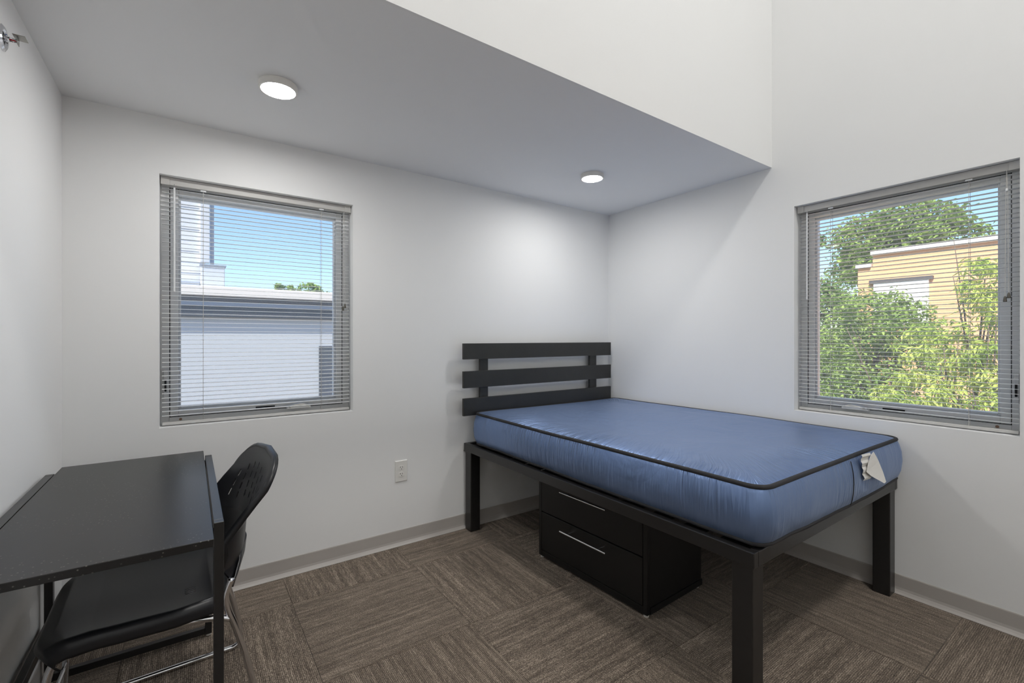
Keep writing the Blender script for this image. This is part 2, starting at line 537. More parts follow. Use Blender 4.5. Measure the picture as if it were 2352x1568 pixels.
# ------------------------------------------------------------------ venetian blinds
PITCH = 0.0209
def slat_mesh(w, tilt):
    mb = MB(); n = 5; hw = 0.0125; crown = 0.0018; th = 0.0005
    pts = []
    for k in range(n):
        a = -hw + 2 * hw * k / (n - 1)
        z = crown * (1 - (a / hw) ** 2) - crown * 0.5
        pts.append((a * math.cos(tilt) - z * math.sin(tilt), a * math.sin(tilt) + z * math.cos(tilt)))
    vs = []
    for u in (0, w):
        vs += [(u, a, z + th / 2) for a, z in pts] + [(u, a, z - th / 2) for a, z in pts]
    m = 2 * n
    loop = list(range(n)) + list(range(2 * n - 1, n - 1, -1))
    fs = [(loop[k], loop[(k + 1) % m], m + loop[(k + 1) % m], m + loop[k]) for k in range(m)]
    fs += [tuple(loop), tuple(m + i for i in reversed(loop))]
    mb.add(vs, fs)
    return mb.mesh('slat', M_SLAT, True)

def make_blind(loc, rz, w, tilt, label):
    h = WZ1 - WZ0
    r = empty('venetian_blind', loc, rz)
    tag(r, label, 'blind', 'white metal venetian blinds')
    vc = 0.054
    g = 0.006
    # U-shaped head rail with end caps
    top = h - 0.002; hr = 0.034
    mb = MB().box(g, w - g, vc - 0.018, vc + 0.018, top - hr, top)
    mb.box(g, w - g, vc - 0.0195, vc - 0.018, top - 0.004, top); mb.box(g, w - g, vc - 0.0195, vc - 0.018, top - hr, top - hr + 0.004)
    mb.build('head_rail', M_RAIL, r, bevel=0.0012)
    for a in (0.0035, w - 0.0365):
        MB().box(a, a + 0.033, vc - 0.023, vc - 0.0195, top - hr - 0.002, top + 0.001).build('end_cap', M_RAIL, r, bevel=0.0012)
    me = slat_mesh(w - 2 * g - 0.004, tilt)
    z = top - hr - 0.016
    zb = 0.022
    rnd = random.Random(3)
    while z > zb + 0.012:
        o = bpy.data.objects.new('slat', me); COL.objects.link(o); o.parent = r
        o.location = (g + 0.002 + rnd.uniform(-.0006, .0006), vc, z)
        o.rotation_euler = (rnd.gauss(0, 0.012), rnd.gauss(0, 0.0006), 0)
        z -= PITCH
    MB().box(g + 0.002, w - g - 0.002, vc - 0.012, vc + 0.012, 0.004, 0.018).build('bottom_rail', M_RAIL, r, bevel=0.003)
    for u in (0.168, w - 0.160):
        mb = MB()
        for dv in (-0.0135, 0.0135):
            mb.box(u - 0.0007, u + 0.0007, vc + dv - 0.0006, vc + dv + 0.0006, 0.018, top - hr)
        z2 = top - hr - 0.016
        while z2 > zb + 0.012:
            mb.box(u - 0.0016, u + 0.0016, vc - 0.0148, vc - 0.0128, z2 - 0.0018, z2 + 0.0010); z2 -= PITCH
        lc = mb.build('ladder_cord', M_CORD, r)
        MB().box(u - 0.012, u + 0.012, vc - 0.016, vc - 0.010, top - hr - 0.010, top - hr - 0.002).build('cord_guide', M_WAND, lc, bevel=0.002)
    u = 0.055
    wd = MB().cyl((u, vc - 0.024, top - hr - 0.012), (u, vc - 0.024, top - hr - 0.50), 0.0042, 6).build('tilt_wand', M_WAND, r)
    MB().tube([(u, vc - 0.018, top - hr + 0.006), (u, vc - 0.021, top - hr - 0.004), (u, vc - 0.024, top - hr - 0.014)], 0.0022, 6).build('wand_hook', M_STEEL, wd)
    u = w - 0.042
    mb = MB()
    for du, dz in ((-0.005, 0.55), (0.006, 0.535)):
        mb.tube([(u, vc - 0.021, top - hr), (u + du * .5, vc - 0.022, top - hr - 0.1), (u + du, vc - 0.022, top - hr - dz)], 0.0011, 5)
    lf = mb.build('lift_cord', M_CORD, r)
    MB().lathe([(0.004, 0), (0.005, 0.004), (0.004, 0.012), (0.002, 0.014)], 10, Matrix.Translation((u, vc - 0.022, top - hr - 0.09))).build('cord_stop', M_WAND, lf, smooth=True)
    for du, dz in ((-0.005, 0.55), (0.006, 0.535)):
        MB().lathe([(0.0062, 0), (0.0065, 0.003), (0.0045, 0.018), (0.002, 0.024)], 10, Matrix.Translation((u + du, vc - 0.022, top - hr - dz - 0.012))).build('tassel', M_TASSEL, lf, smooth=True)
    return r
make_blind((BX0, 0, WZ0), 0, BX1 - BX0, math.radians(3.6), 'open white slatted blind in the left window facing the white building')
make_blind((0, RY0, WZ0), -math.pi / 2, RY0 - RY1, math.radians(-2.5), 'open white slatted blind in the right window above the bed')

# ------------------------------------------------------------------ lamps
def disc_lamp(name, loc, r, th, strength, col, label, cat, group=None):
    e = empty(name, loc)
    tag(e, label, cat, group)
    MB().lathe([(r * 0.98, 0.0), (r, -0.003), (r, -th + 0.006), (r * 0.985, -th + 0.001), (r * 0.96, -th), (r * 0.885, -th), (r * 0.875, -th + 0.003), (r * 0.5, -th + 0.004)], 48).build('rim', M_LAMPRIM, e, smooth=False)
    n = 48
    # lens facing down
    MB().add([(r * 0.875 * math.cos(-2 * math.pi * k / n), r * 0.875 * math.sin(-2 * math.pi * k / n), -th + 0.0015) for k in range(n)], [tuple(range(n))]).build('lens', emit(name + '_light', col, strength), e, fix=False)
    return e
disc_lamp('disc_lamp', (-2.543, -0.606, H), 0.071, 0.026, LAMP_DOWN, (1.0, 0.985, 0.965, 1), 'round white ceiling lamp nearer the desk', 'lamp', 'round lamps on the low ceiling')
disc_lamp('disc_lamp', (-0.789, -0.601, H), 0.071, 0.026, LAMP_DOWN, (1.0, 0.985, 0.965, 1), 'round white ceiling lamp above the bed', 'lamp', 'round lamps on the low ceiling')
disc_lamp('large_disc_lamp', (LAMP_HIGH_POS[0], LAMP_HIGH_POS[1], HT), 0.30, HT - LAMP_HIGH_POS[2], LAMP_HIGH, (1.0, 0.972, 0.935, 1), 'large round lamp on the high ceiling', 'lamp')

# ------------------------------------------------------------------ bed frame
BXL, BXR, BYH, BYF, BZ = -1.368, -0.008, -0.012, -1.895, 0.559
bed = empty('bed_frame', ((BXL + BXR) / 2, (BYH + BYF) / 2, 0))
tag(bed, 'black metal bed frame with slatted plank headboard in the corner', 'bed frame')
bx, by = bed.location.x, bed.location.y
def B(mb, name, m=M_BLACKMETAL, parent=bed, **k):
    mb.v = [(x - bx, y - by, z) for x, y, z in mb.v]
    return mb.build(name, m, parent, **k)
RH = 0.050; RW = 0.028
B(MB().box(BXL, BXL + RW, BYF, BYH, BZ - RH, BZ), 'side_rail', bevel=0.003)
B(MB().box(BXR - RW, BXR, BYF, BYH, BZ - RH, BZ), 'side_rail', bevel=0.003)
B(MB().box(BXL + RW, BXR - RW, BYF, BYF + RW, BZ - RH, BZ), 'end_rail', bevel=0.003)
B(MB().box(BXL + RW, BXR - RW, BYH - RW, BYH, BZ - RH, BZ), 'end_rail', bevel=0.003)
for k in range(13):
    y = BYF + 0.05 + k * (BYH - BYF - 0.1 - 0.09) / 12
    B(MB().box(BXL + RW, BXR - RW, y, y + 0.09, BZ - 0.024, BZ - 0.008), 'bed_slat', M_DECK)
B(MB().box((BXL + BXR) / 2 - 0.02, (BXL + BXR) / 2 + 0.02, BYF + RW, BYH - RW, BZ - 0.05, BZ - 0.0245), 'centre_beam', M_BLACKMETAL)
LW = 0.070
for sx, xx in ((1, BXL + 0.006), (-1, BXR - 0.006 - LW)):
    for yy in (BYH - 0.006 - LW - 0.004, BYF + 0.008):
        B(MB().box(xx, xx + LW, yy, yy + LW, 0.001, BZ - RH - 0.0005), 'leg', bevel=0.004)
        y0 = yy - 0.004
        B(MB().box(xx - 0.002, xx + LW + 0.022, y0, y0 + LW + 0.03, BZ - RH - 0.0045, BZ - RH), 'corner_plate', M_BLACKMETAL, bevel=0.001)
for z0, z1 in ((1.106, 1.209), (0.922, 1.030), (0.744, 0.856)):
    B(MB().box(-1.405, -0.052, -0.076, -0.056, z0, z1), 'headboard_plank', M_BLACKWOOD, bevel=0.002)
for x0, x1 in ((-1.269, -1.208), (-0.267, -0.196)):
    B(MB().box(x0, x1, -0.0555, -0.035, BZ - 0.02, 1.15), 'headboard_post', M_BLACKWOOD, bevel=0.002)

# ------------------------------------------------------------------ mattress
MXL, MXR, MYH, MYF, MZ0, MZ1 = -1.344, -0.014, -0.082, -1.915, 0.566, 0.756
mcx, mcy = (MXL + MXR) / 2, (MYH + MYF) / 2
mat_root = empty('mattress', (mcx, mcy, MZ0))
tag(mat_root, 'blue nylon mattress with black piping lying on the bed frame', 'mattress')
def rr_loop(a, b, r, nl=150, ns=110, nc=14):
    pts = []
    def arc(cx, cy, t0):
        for k in range(nc):
            t = t0 + (math.pi / 2) * (k + 0.5) / nc
            pts.append((cx + r * math.cos(t), cy + r * math.sin(t)))
    for k in range(ns):  # bottom edge (y=-b), left to right
        pts.append((-(a - r) + 2 * (a - r) * (k + 0.5) / ns, -b))
    arc(a - r, -(b - r), -math.pi / 2)
    for k in range(nl):
        pts.append((a, -(b - r) + 2 * (b - r) * (k + 0.5) / nl))
    arc(a - r, b - r, 0)
    for k in range(ns):
        pts.append((a - r - 2 * (a - r) * (k + 0.5) / ns, b))
    arc(-(a - r), b - r, math.pi / 2)
    for k in range(nl):
        pts.append((-a, b - r - 2 * (b - r) * (k + 0.5) / nl))
    arc(-(a - r), -(b - r), math.pi)
    return pts
def make_mattress():
    a, b = (MXR - MXL) / 2, (MYF - MYH) / -2
    h = MZ1 - MZ0
    base = rr_loop(a, b, 0.058)
    N = len(base)
    # arc length
    s = [0.0]
    for k in range(1, N): s.append(s[-1] + math.dist(base[k], base[k - 1]))
    def wob(t, seed):
        return sum(math.sin(t * f + seed * 1.7 * i) * amp for i, (f, amp) in enumerate(((1.3, .5), (2.9, .35), (5.3, .22), (11, .1))))
    rings = []    # (inset, z, v coordinate)
    prof = [(0.030, 0.000, -0.02), (0.012, 0.004, 0.0), (0.002, 0.016, 0.014), (-0.008, 0.045, 0.045), (-0.013, 0.09, 0.09), (-0.010, 0.135, 0.135), (-0.001, h - 0.018, 0.165), (0.004, h - 0.006, 0.185), (0.009, h, 0.20)]
    for d in (0.016, 0.026, 0.04, 0.06, 0.085, 0.115, 0.15, 0.19, 0.24, 0.30, 0.37, 0.45, 0.53, 0.60, 0.64):
        prof.append((d, h + 0.024 * (1 - math.exp(-d / 0.06)) - 0.002 * min(1, d / 0.3), 0.20 + d - 0.009))
    V = []; UV = []
    for i, (d, z, vv) in enumerate(prof):
        r = max(0.058 - d * 0.6, 0.012)
        loop = rr_loop(a - d, b - d, r)
        side = 0 < i < 8
        for k, (x, y) in enumerate(loop):
            zz = z
            amp = 1.0 if i > 0 else 0.3
            # sagging, uneven seams and slightly lumpy top
            zz += 0.0045 * wob(s[k], 1.0 if z > 0.1 else 4.0) * amp * (1 if d < 0.05 else math.exp(-(d - .05) / 0.2))
            if d > 0.02: zz += 0.004 * math.sin(x * 5.1 + y * 3.3) * min(1, d / 0.2)
            nx, ny = x / a, y / b
            if side:
                q = 0.0022 * wob(s[k] * 6, 2.0)
                l = math.hypot(nx, ny) or 1
                x += q * (1 if abs(abs(x) - a) < .02 else 0) * (1 if x > 0 else -1)
                y += q * (1 if abs(abs(y) - b) < .02 else 0) * (1 if y > 0 else -1)
            # the foot end droops a little over the frame
            if y < -b + 0.02 and z < 0.05:
                zz -= 0.010 * max(0, 1 - ((x - 0.1) / 0.55) ** 2)
            V.append((x, y, zz)); UV.append((s[k], vv))
    F = []
    for i in range(len(prof) - 1):
        for k in range(N):
            F.append((i * N + k, i * N + (k + 1) % N, (i + 1) * N + (k + 1) % N, (i + 1) * N + k))
    F.append(tuple(reversed(range(N))))
    F.append(tuple((len(prof) - 1) * N + k for k in range(N)))
    me = bpy.data.meshes.new('mattress_cover')
    me.from_pydata(V, [], F)
    me.materials.append(M_FABRIC)
    ul = me.uv_layers.new(name='UVMap')
    per = s[-1] + 0.02
    for p in me.polygons:
        us = [UV[v] for v in p.vertices]
        wrap = max(u[0] for u in us) - min(u[0] for u in us) > per / 2 and len(us) == 4
        for li, u in zip(p.loop_indices, us):
            ul.data[li].uv = (u[0] + (per if wrap and u[0] < per / 2 else 0), u[1])
        p.use_smooth = True
    o = bpy.data.objects.new('mattress_cover', me)
    COL.objects.link(o); o.parent = mat_root
    top = [V[8 * N + k] for k in range(0, N, 2)]
    MB().tube([(x, y, z + 0.002) for x, y, z in top], 0.0085, 8, closed=True).build('top_piping', M_PIPING, mat_root, smooth=True)
    bot = [V[1 * N + k] for k in range(0, N, 2)]
    MB().tube([(x * 1.002, y * 1.002, z + 0.002) for x, y, z in bot], 0.0085, 8, closed=True).build('bottom_piping', M_PIPING, mat_root, smooth=True)
    return V, N
mv, mN = make_mattress()
fy = -(MYH - MYF) / 2
def mloc(x, y, z): return (x - mcx, y - mcy, z - MZ0)
# vertical closing seam on the foot end
MB().tube([mloc(-0.660, MYF - 0.0150 + 0.011 * (abs(t - 0.5) * 2) ** 2, 0.572 + 0.176 * t) for t in [k / 10 for k in range(11)]], 0.0016, 6).build('side_seam', M_PIPING, mat_root, smooth=True)
# care tags: a short crumpled strip and a folded leaf hanging from the piping
def strip(pts0, pts1, th, name):
    mb = MB(); n = len(pts0)
    vs = [Vector(p) for p in pts0] + [Vector(p) for p in pts1]
    vs += [v + Vector((0, -th, 0)) for v in vs]
    fs = []
    for k in range(n - 1):
        fs.append((k, k + 1, n + k + 1, n + k)); fs.append((2 * n + k, 3 * n + k, 3 * n + k + 1, 2 * n + k + 1))
        fs.append((k, 2 * n + k, 2 * n + k + 1, k + 1)); fs.append((n + k, n + k + 1, 3 * n + k + 1, 3 * n + k))
    fs.append((0, n, 3 * n, 2 * n)); fs.append((n - 1, 3 * n - 1, 4 * n - 1, 2 * n - 1))
    return mb.add(vs, fs)
yt = MYF - 0.012
LE = [(-0.498, -1.936, 0.753), (-0.534, -1.938, 0.728), (-0.563, -1.941, 0.694), (-0.524, -1.944, 0.673), (-0.484, -1.947, 0.656), (-0.438, -1.95, 0.638), (-0.396, -1.953, 0.62)]
RE = [(-0.454, -1.932, 0.76), (-0.43, -1.934, 0.739), (-0.406, -1.936, 0.713), (-0.39, -1.939, 0.688), (-0.377, -1.943, 0.663), (-0.37, -1.947, 0.64), (-0.368, -1.951, 0.622)]
S0 = [(-0.594, -1.933, 0.768), (-0.589, -1.933, 0.732), (-0.578, -1.934, 0.695), (-0.572, -1.935, 0.658)]
S1 = [(-0.494, -1.932, 0.762), (-0.509, -1.932, 0.726), (-0.507, -1.933, 0.69), (-0.491, -1.934, 0.652)]
def crumple(A, m=13):
    out = []
    for k in range(m):
        t = k / (m - 1) * (len(A) - 1); i = min(int(t), len(A) - 2); f = t - i
        p = Vector(A[i]).lerp(Vector(A[i + 1]), f)
        p.y -= 0.003 * math.sin(k * 1.9); p.x += 0.004 * math.sin(k * 1.3)
        out.append(mloc(*p))
    return out
strip(crumple(S0), crumple(S1), 0.0006, '').build('care_tag', M_TAGW, mat_root)
strip([mloc(*p) for p in LE], [mloc(*p) for p in RE], 0.0006, '').build('care_tag', M_TAGW, mat_root)

# ------------------------------------------------------------------ filing cabinet under the bed
cab = empty('filing_cabinet', (-0.975, -0.955, 0), math.radians(2.0))
tag(cab, 'low black two drawer filing cabinet under the bed', 'cabinet')
CW, CD, CH = 0.735, 0.435, 0.485      # along y, along x, height
fx = -CD / 2
def C(mb, name, m=M_CAB, parent=cab, **k): return mb.build(name, m, parent, **k)
z0 = 0.014
mb = MB()
mb.box(fx + 0.020, CD / 2, -CW / 2, -CW / 2 + 0.018, z0 + 0.03, CH); mb.box(fx + 0.020, CD / 2, CW / 2 - 0.018, CW / 2, z0 + 0.03, CH)
mb.box(fx + 0.020, CD / 2, -CW / 2 + 0.018, CW / 2 - 0.018, CH - 0.018, CH)
mb.box(CD / 2 - 0.012, CD / 2, -CW / 2 + 0.018, CW / 2 - 0.018, z0 + 0.03, CH - 0.018)
C(mb, 'body', bevel=0.0015)
# front uprights and plinth
for s in (-1, 1):
    ya = s * CW / 2
    C(MB().box(fx, fx + 0.0198, ya, ya - s * 0.022, z0, CH), 'front_upright', bevel=0.0015)
C(MB().box(fx + 0.001, fx + 0.0198, -CW / 2 + 0.0222, CW / 2 - 0.0222, z0, z0 + 0.032), 'plinth', bevel=0.0012)
for s in (-1, 1):
    C(MB().box(fx + 0.0202, CD / 2 + 0.004, s * (CW / 2 + 0.004), s * (CW / 2 - 0.018), z0, z0 + 0.029), 'base_rail', bevel=0.0012)
dz = [(z0 + 0.036, 0.262), (0.268, CH - 0.006)]
for (a, b), zh in zip(dz, (0.222, 0.428)):
    d = C(MB().box(fx - 0.001, fx + 0.018, -CW / 2 + 0.0245, CW / 2 - 0.0245, a, b), 'drawer', bevel=0.002)
    hb = C(MB().cyl((fx - 0.036, -0.158, zh), (fx - 0.036, 0.158, zh), 0.0045, 12), 'handle', M_STEEL, d, smooth=False)
    hb.location = (0, 0, 0)
    for yy in (-0.105, 0.105):
        C(MB().cyl((fx - 0.001, yy, zh), (fx - 0.034, yy, zh), 0.0045, 10, 0.0035), 'handle_post', M_STEEL, d)
for xx in (fx + 0.015, CD / 2 - 0.018):
    for yy in (-CW / 2 + 0.016, CW / 2 - 0.016):
        C(MB().lathe([(0.010, 0.0005), (0.012, 0.002), (0.012, 0.008), (0.005, 0.010), (0.005, 0.0139)], 14, Matrix.Translation((xx, yy, 0))), 'glide', M_FOOT)

# ------------------------------------------------------------------ desk
desk = empty('desk', (-3.0, -0.77, 0))
tag(desk, 'narrow black desk with square steel tube frame against the left wall', 'desk')
def K(mb, name, m=M_BLACKMETAL, parent=desk, **k):
    mb.v = [(x + 3.0, y + 0.77, z) for x, y, z in mb.v]
    return mb.build(name, m, parent, **k)
DZ = 0.752
K(MB().box(-3.231, -2.784, -1.306, -0.232, DZ - 0.019, DZ), 'desk_top', M_DESKTOP, bevel=0.0015)
TL, TR, TB, TF = (-3.2575, -3.234), (-2.7805, -2.7570), (-0.328, -0.352), (-1.190, -1.166)
for a, b in (TL, TR):
    K(MB().box(a, b, -1.166, -0.3525, DZ - 0.026, DZ - 0.001), 'top_bar', bevel=0.0015)
    for y0, y1 in ((-0.352, -0.328), (-1.190, -1.1664)):
        lg = K(MB().box(a, b, y0, y1, 0.010, DZ - 0.001), 'leg', bevel=0.0015)
        K(MB().lathe([(0.009, 0.0008), (0.010, 0.003), (0.008, 0.0098)], 12, Matrix.Translation(((a + b) / 2, (y0 + y1) / 2, 0))), 'glide', M_FOOT, lg)
for y0, y1 in ((-0.351, -0.329), (-1.189, -1.167)):
    K(MB().box(-3.2338, -2.7807, y0, y1, 0.012, 0.038), 'foot_bar', bevel=0.0015)
    K(MB().box(-3.2338, -2.7807, y0, y1, DZ - 0.045, DZ - 0.0195), 'under_bar', bevel=0.0015)
K(MB().box(-3.2565, -3.235, -1.166, -0.3525, 0.196, 0.228), 'stretcher', bevel=0.0015)

# ------------------------------------------------------------------ chair (faces the desk, towards -x)
CX, CY = -2.90, -0.715
CHAIR_SHIFT = -0.015
chair = empty('chair', (CX + CHAIR_SHIFT, CY, 0), math.radians(1.5))
tag(chair, 'black plastic chair with slotted back and chrome sled legs at the desk', 'chair')
def interp(tab, t):
    xs_ = [a for a, _ in tab]; ys_ = [b for _, b in tab]
    return float(np.interp(t, xs_, ys_))
def shell(fn, nu, nv, keep, name, th, parent):
    V = []; F = []
    for j in range(nv + 1):
        for i in range(nu + 1):
            x, y, z = fn(-1 + 2 * i / nu, j / nv)
            V.append((x - CX, y, z))
    for j in range(nv):
        for i in range(nu):
            u, v = -1 + 2 * (i + .5) / nu, (j + .5) / nv
            if keep(u, v):
                a = j * (nu + 1) + i
                F.append((a, a + 1, a + nu + 2, a + nu + 1))
    me = bpy.data.meshes.new(name); me.from_pydata(V, [], F)
    bm = bmesh.new(); bm.from_mesh(me)
    bmesh.ops.remove_doubles(bm, verts=bm.verts, dist=0.0002)
    loose = [v for v in bm.verts if not v.link_faces]
    bmesh.ops.delete(bm, geom=loose, context='VERTS')
    bmesh.ops.recalc_face_normals(bm, faces=bm.faces)
    bm.to_mesh(me); bm.free()
    me.materials.append(M_PLASTIC)
    me.polygons.foreach_set('use_smooth', [True] * len(me.polygons))
    o = bpy.data.objects.new(name, me); COL.objects.link(o); o.parent = parent
    s = o.modifiers.new('solid', 'SOLIDIFY'); s.thickness = th; s.offset = 0
    return o

# seat: profile from the front lip backwards, then up behind the backrest
SP = [(-3.160, 0.388), (-3.166, 0.402), (-3.158, 0.416), (-3.130, 0.424), (-3.05, 0.427), (-2.95, 0.421), (-2.85, 0.414), (-2.76, 0.414), (-2.705, 0.428), (-2.672, 0.458), (-2.656, 0.495), (-2.650, 0.530)]
sl = [0.0]
for k in range(1, len(SP)): sl.append(sl[-1] + math.dist(SP[k], SP[k - 1]))
SLEN = sl[-1]
SHW = [(0, .235), (.03, .248), (.08, .254), (.2, .252), (.33, .243), (.42, .225), (.48, .205), (.53, .175), (.57, .14), (SLEN, .10)]
def seat_fn(u, v):
    t = v * SLEN
    x = interp(list(zip(sl, [p[0] for p in SP])), t); z = interp(list(zip(sl, [p[1] for p in SP])), t)
    hw = interp(SHW, t)
    au = abs(u)
    flat = max(0, min(1, (SLEN - 0.10 - t) / 0.08))
    front = min(1, t / 0.08)
    # dished with the rim turned down
    if au < 0.86:
        zz = 0.014 * (au / 0.86) ** 3 * front
        yy = u / 0.9 * hw * 0.985
        yy = math.copysign(min(abs(yy), hw * 0.955 + (au - .86) * .1), u)
    else:
        q = (au - 0.86) / 0.14
        zz = 0.014 * front * (1 - q) - 0.030 * q ** 1.5
        yy = math.copysign(hw * (0.941 + 0.059 * math.sin(min(1, q * 1.6) * math.pi / 2)), u)
    x2 = x
    # rounded front corners
    if t < 0.2 and au > 0.5: x2 += 0.055 * ((au - 0.5) / 0.5) ** 2.5 * (1 - t / 0.2)
    return (x2 - (1 - flat) * 0.03 * au ** 2, yy, z + zz * flat)
def seat_keep(u, v):
    t = v * SLEN
    y = u * interp(SHW, t)
    for c in (-0.112, -0.100, -0.088, -0.076):
        if abs(y - c) < 0.0018 and abs(t - 0.372) < 0.014: return False
    return True
shell(seat_fn, 120, 200, seat_keep, 'seat', 0.0045, chair)

# backrest
BZ0, BZ1 = 0.415, 0.830
def back_hw(v):
    low = interp([(0, .150), (.10, .185), (.25, .212), (.45, .224), (.70, .222), (1, .215)], v)
    if v > 0.78:
        q = (v - 0.78) / 0.22
        low *= max(0.0, (1 - q ** 3.0)) ** (1 / 2.6)
    return low
def back_fn(u, v):
    z = BZ0 + (BZ1 - BZ0) * v
    y = u * back_hw(v)
    xc = interp([(0, -2.690), (.12, -2.672), (.25, -2.662), (.45, -2.655), (.7, -2.626), (.88, -2.602), (1, -2.586)], v)
    wrap = interp([(0, .06), (.2, .10), (.45, .102), (.6, .075), (.8, .035), (1, .015)], v)
    x = xc - wrap * (abs(y) / 0.22) ** 2.2 - 0.07 * y
    return (x, y, z - 0.012 * (y / .22) ** 2 * v)
def back_keep(u, v):
    y = u * back_hw(v); s_ = (BZ1 - BZ0) * v * 1.04
    for c, x0 in ((0.262, 2), (0.297, 3), (0.332, 3), (0.367, 3)):
        for k in range(-x0, x0 + 1):
            yk = k * 0.050
            ck = c - 0.050 * (yk / 0.15) ** 2
            dy, ds = abs(y - yk), abs(s_ - ck)
            ds2 = max(0, ds - 0.0085)
            if math.hypot(dy, ds2) < 0.0042: return False
    for yk in (-0.03, 0.03):
        if math.hypot(y - yk, s_ - 0.07) < 0.004: return False
    return True
bk = shell(back_fn, 180, 200, back_keep, 'backrest', 0.005, chair)
# rolled rim around the backrest
mb = MB()
outl = [back_fn(-1, k / 60) for k in range(12, 61)] + [back_fn(1, k / 60) for k in range(60, 11, -1)]
outl = [(x - CX, y, z) for x, y, z in outl]
clean = [outl[0]]
for p in outl[1:]:
    if math.dist(p, clean[-1]) > 0.004: clean.append(p)
n = len(clean)
cen = Vector((0, 0, 0.62))
P0, P1, P2 = [], [], []
for i, p in enumerate(clean):
    a, b = Vector(clean[max(i - 1, 0)]), Vector(clean[min(i + 1, n - 1)])
    t = (b - a).normalized()
    outw = Vector((0, t.z, -t.y)); outw = -outw if outw.dot(Vector((0, p[1], p[2] - 0.62))) < 0 else outw
    e = min(1, i / 10, (n - 1 - i) / 10)
    P0.append(Vector(p) + Vector((-0.0025, 0, 0)))
    P1.append(Vector(p) + outw * 0.010 * e + Vector((0.006 * e, 0, 0)))
    P2.append(Vector(p) + outw * 0.011 * e + Vector((0.018 * e + .002, 0, -0.004)))
mb.add(P0 + P1 + P2, [(k, k + 1, n + k + 1, n + k) for k in range(n - 1)] + [(n + k, n + k + 1, 2 * n + k + 1, 2 * n + k) for k in range(n - 1)])
rim = mb.build('back_rim', M_PLASTIC, chair, smooth=True)
s = rim.modifiers.new('solid', 'SOLIDIFY'); s.thickness = 0.003; s.offset = 0
# chrome sled frames
def frame_path(y):
    pts = [(-2.712, .470), (-2.728, .420), (-2.722, .372), (-2.702, .310), (-2.672, .200), (-2.648, .085), (-2.646, .035), (-2.665, .0125), (-2.72, .0102), (-2.95, .0102), (-3.08, .0102), (-3.135, .0140), (-3.157, .040), (-3.156, .10), (-3.146, .25), (-3.132, .345), (-3.108, .378), (-3.06, .390), (-2.93, .378), (-2.80, .366), (-2.745, .352), (-2.718, .340)]
    return smooth_path([(x - CX, y, z) for x, z in pts], 5)
for sgn in (-1, 1):
    MB().tube(frame_path(sgn * 0.203), 0.0098, 12).build('sled_frame', M_CHROME, chair, smooth=True)
for x, z in ((-3.02, .384), (-2.80, .364)):
    MB().cyl((x - CX, -0.198, z), (x - CX, 0.198, z), 0.006, 10).build('cross_rod', M_CHROME, chair, smooth=True)
MB().tube(smooth_path([(-3.152 - CX, -0.198, .15), (-3.158 - CX, 0, .15), (-3.152 - CX, 0.198, .15)], 4), 0.006, 10).build('cross_rod', M_CHROME, chair, smooth=True)

# ------------------------------------------------------------------ wall outlet
out = empty('power_outlet', (-1.792, 0, 0.444))
tag(out, 'white double power outlet on the wall between window and bed', 'outlet')
MB().add([(-.0385, 0, -.0635), (.0385, 0, -.0635), (.0385, 0, .0635), (-.0385, 0, .0635), (-.0385, -.002, -.0635), (.0385, -.002, -.0635), (.0385, -.002, .0635), (-.0385, -.002, .0635),
          (-.035, -.006, -.060), (.035, -.006, -.060), (.035, -.006, .060), (-.035, -.006, .060)],
         [(0, 1, 2, 3), (8, 9, 10, 11)] + [(k, (k + 1) % 4, 4 + (k + 1) % 4, 4 + k) for k in range(4)] + [(4 + k, 4 + (k + 1) % 4, 8 + (k + 1) % 4, 8 + k) for k in range(4)]).build('cover_plate', M_WHITEPL, out)
for zc in (0.0195, -0.0195):
    mb = MB(); pts = []
    for k in range(28):
        t = 2 * math.pi * k / 28
        pts.append((max(-.0165, min(.0165, .0180 * math.cos(t))), .0145 * math.sin(t)))
    n = len(pts)
    mb.add([(a, -.0055, zc + b) for a, b in pts] + [(a, -.0082, zc + b) for a, b in pts], [tuple(range(n)), tuple(range(2 * n - 1, n - 1, -1))] + [(k, (k + 1) % n, n + (k + 1) % n, n + k) for k in range(n)])
    rc = mb.build('receptacle', M_WHITEPL, out, bevel=0.0006)
    for a, w_ in ((-.0062, .0012), (.0062, .0010)):
        MB().box(a - w_, a + w_, -.0086, -.0080, zc + .0005, zc + .0085).build('blade_slot', M_SLOT, rc)
    MB().cyl((0, -.0080, zc - .0065), (0, -.0086, zc - .0065), .0024, 12).build('ground_hole', M_SLOT, rc)
MB().cyl((0, -.0058, 0), (0, -.0070, 0), .003, 12).build('screw', M_WHITEPL, out)

# ------------------------------------------------------------------ fire sprinkler on the left wall
sp = empty('fire_sprinkler', (-W, -0.742, 2.098))
tag(sp, 'chrome sidewall fire sprinkler with red bulb high on the left wall', 'sprinkler')
RX = Matrix.Rotation(math.pi / 2, 4, 'Y')     # lathe axis z -> +x
MB().lathe([(0.036, 0.0), (0.036, 0.003), (0.030, 0.007), (0.024, 0.007), (0.020, 0.002), (0.010, 0.002)], 32, RX).build('escutcheon', M_CHROME, sp, smooth=False)
MB().lathe([(0.0195, 0.0022), (0.0195, 0.0026)], 24, RX).build('recess_cup', M_RUBBER, sp)
MB().lathe([(0.0095, 0.003), (0.0095, 0.010), (0.0075, 0.011), (0.0075, 0.016)], 16, RX).build('body', M_CHROME, sp)
MB().cyl((0.014, 0, 0), (0.029, 0, 0), 0.0022, 10).build('bulb', M_RED, sp, smooth=True)
mb = MB()
for sy in (-1, 1):
    mb.tube(smooth_path([(0.013, sy * .007, 0), (0.020, sy * .011, 0), (0.028, sy * .008, 0), (0.033, 0, 0)], 4), 0.0020, 8)
mb.build('frame_arms', M_CHROME, sp, smooth=True)
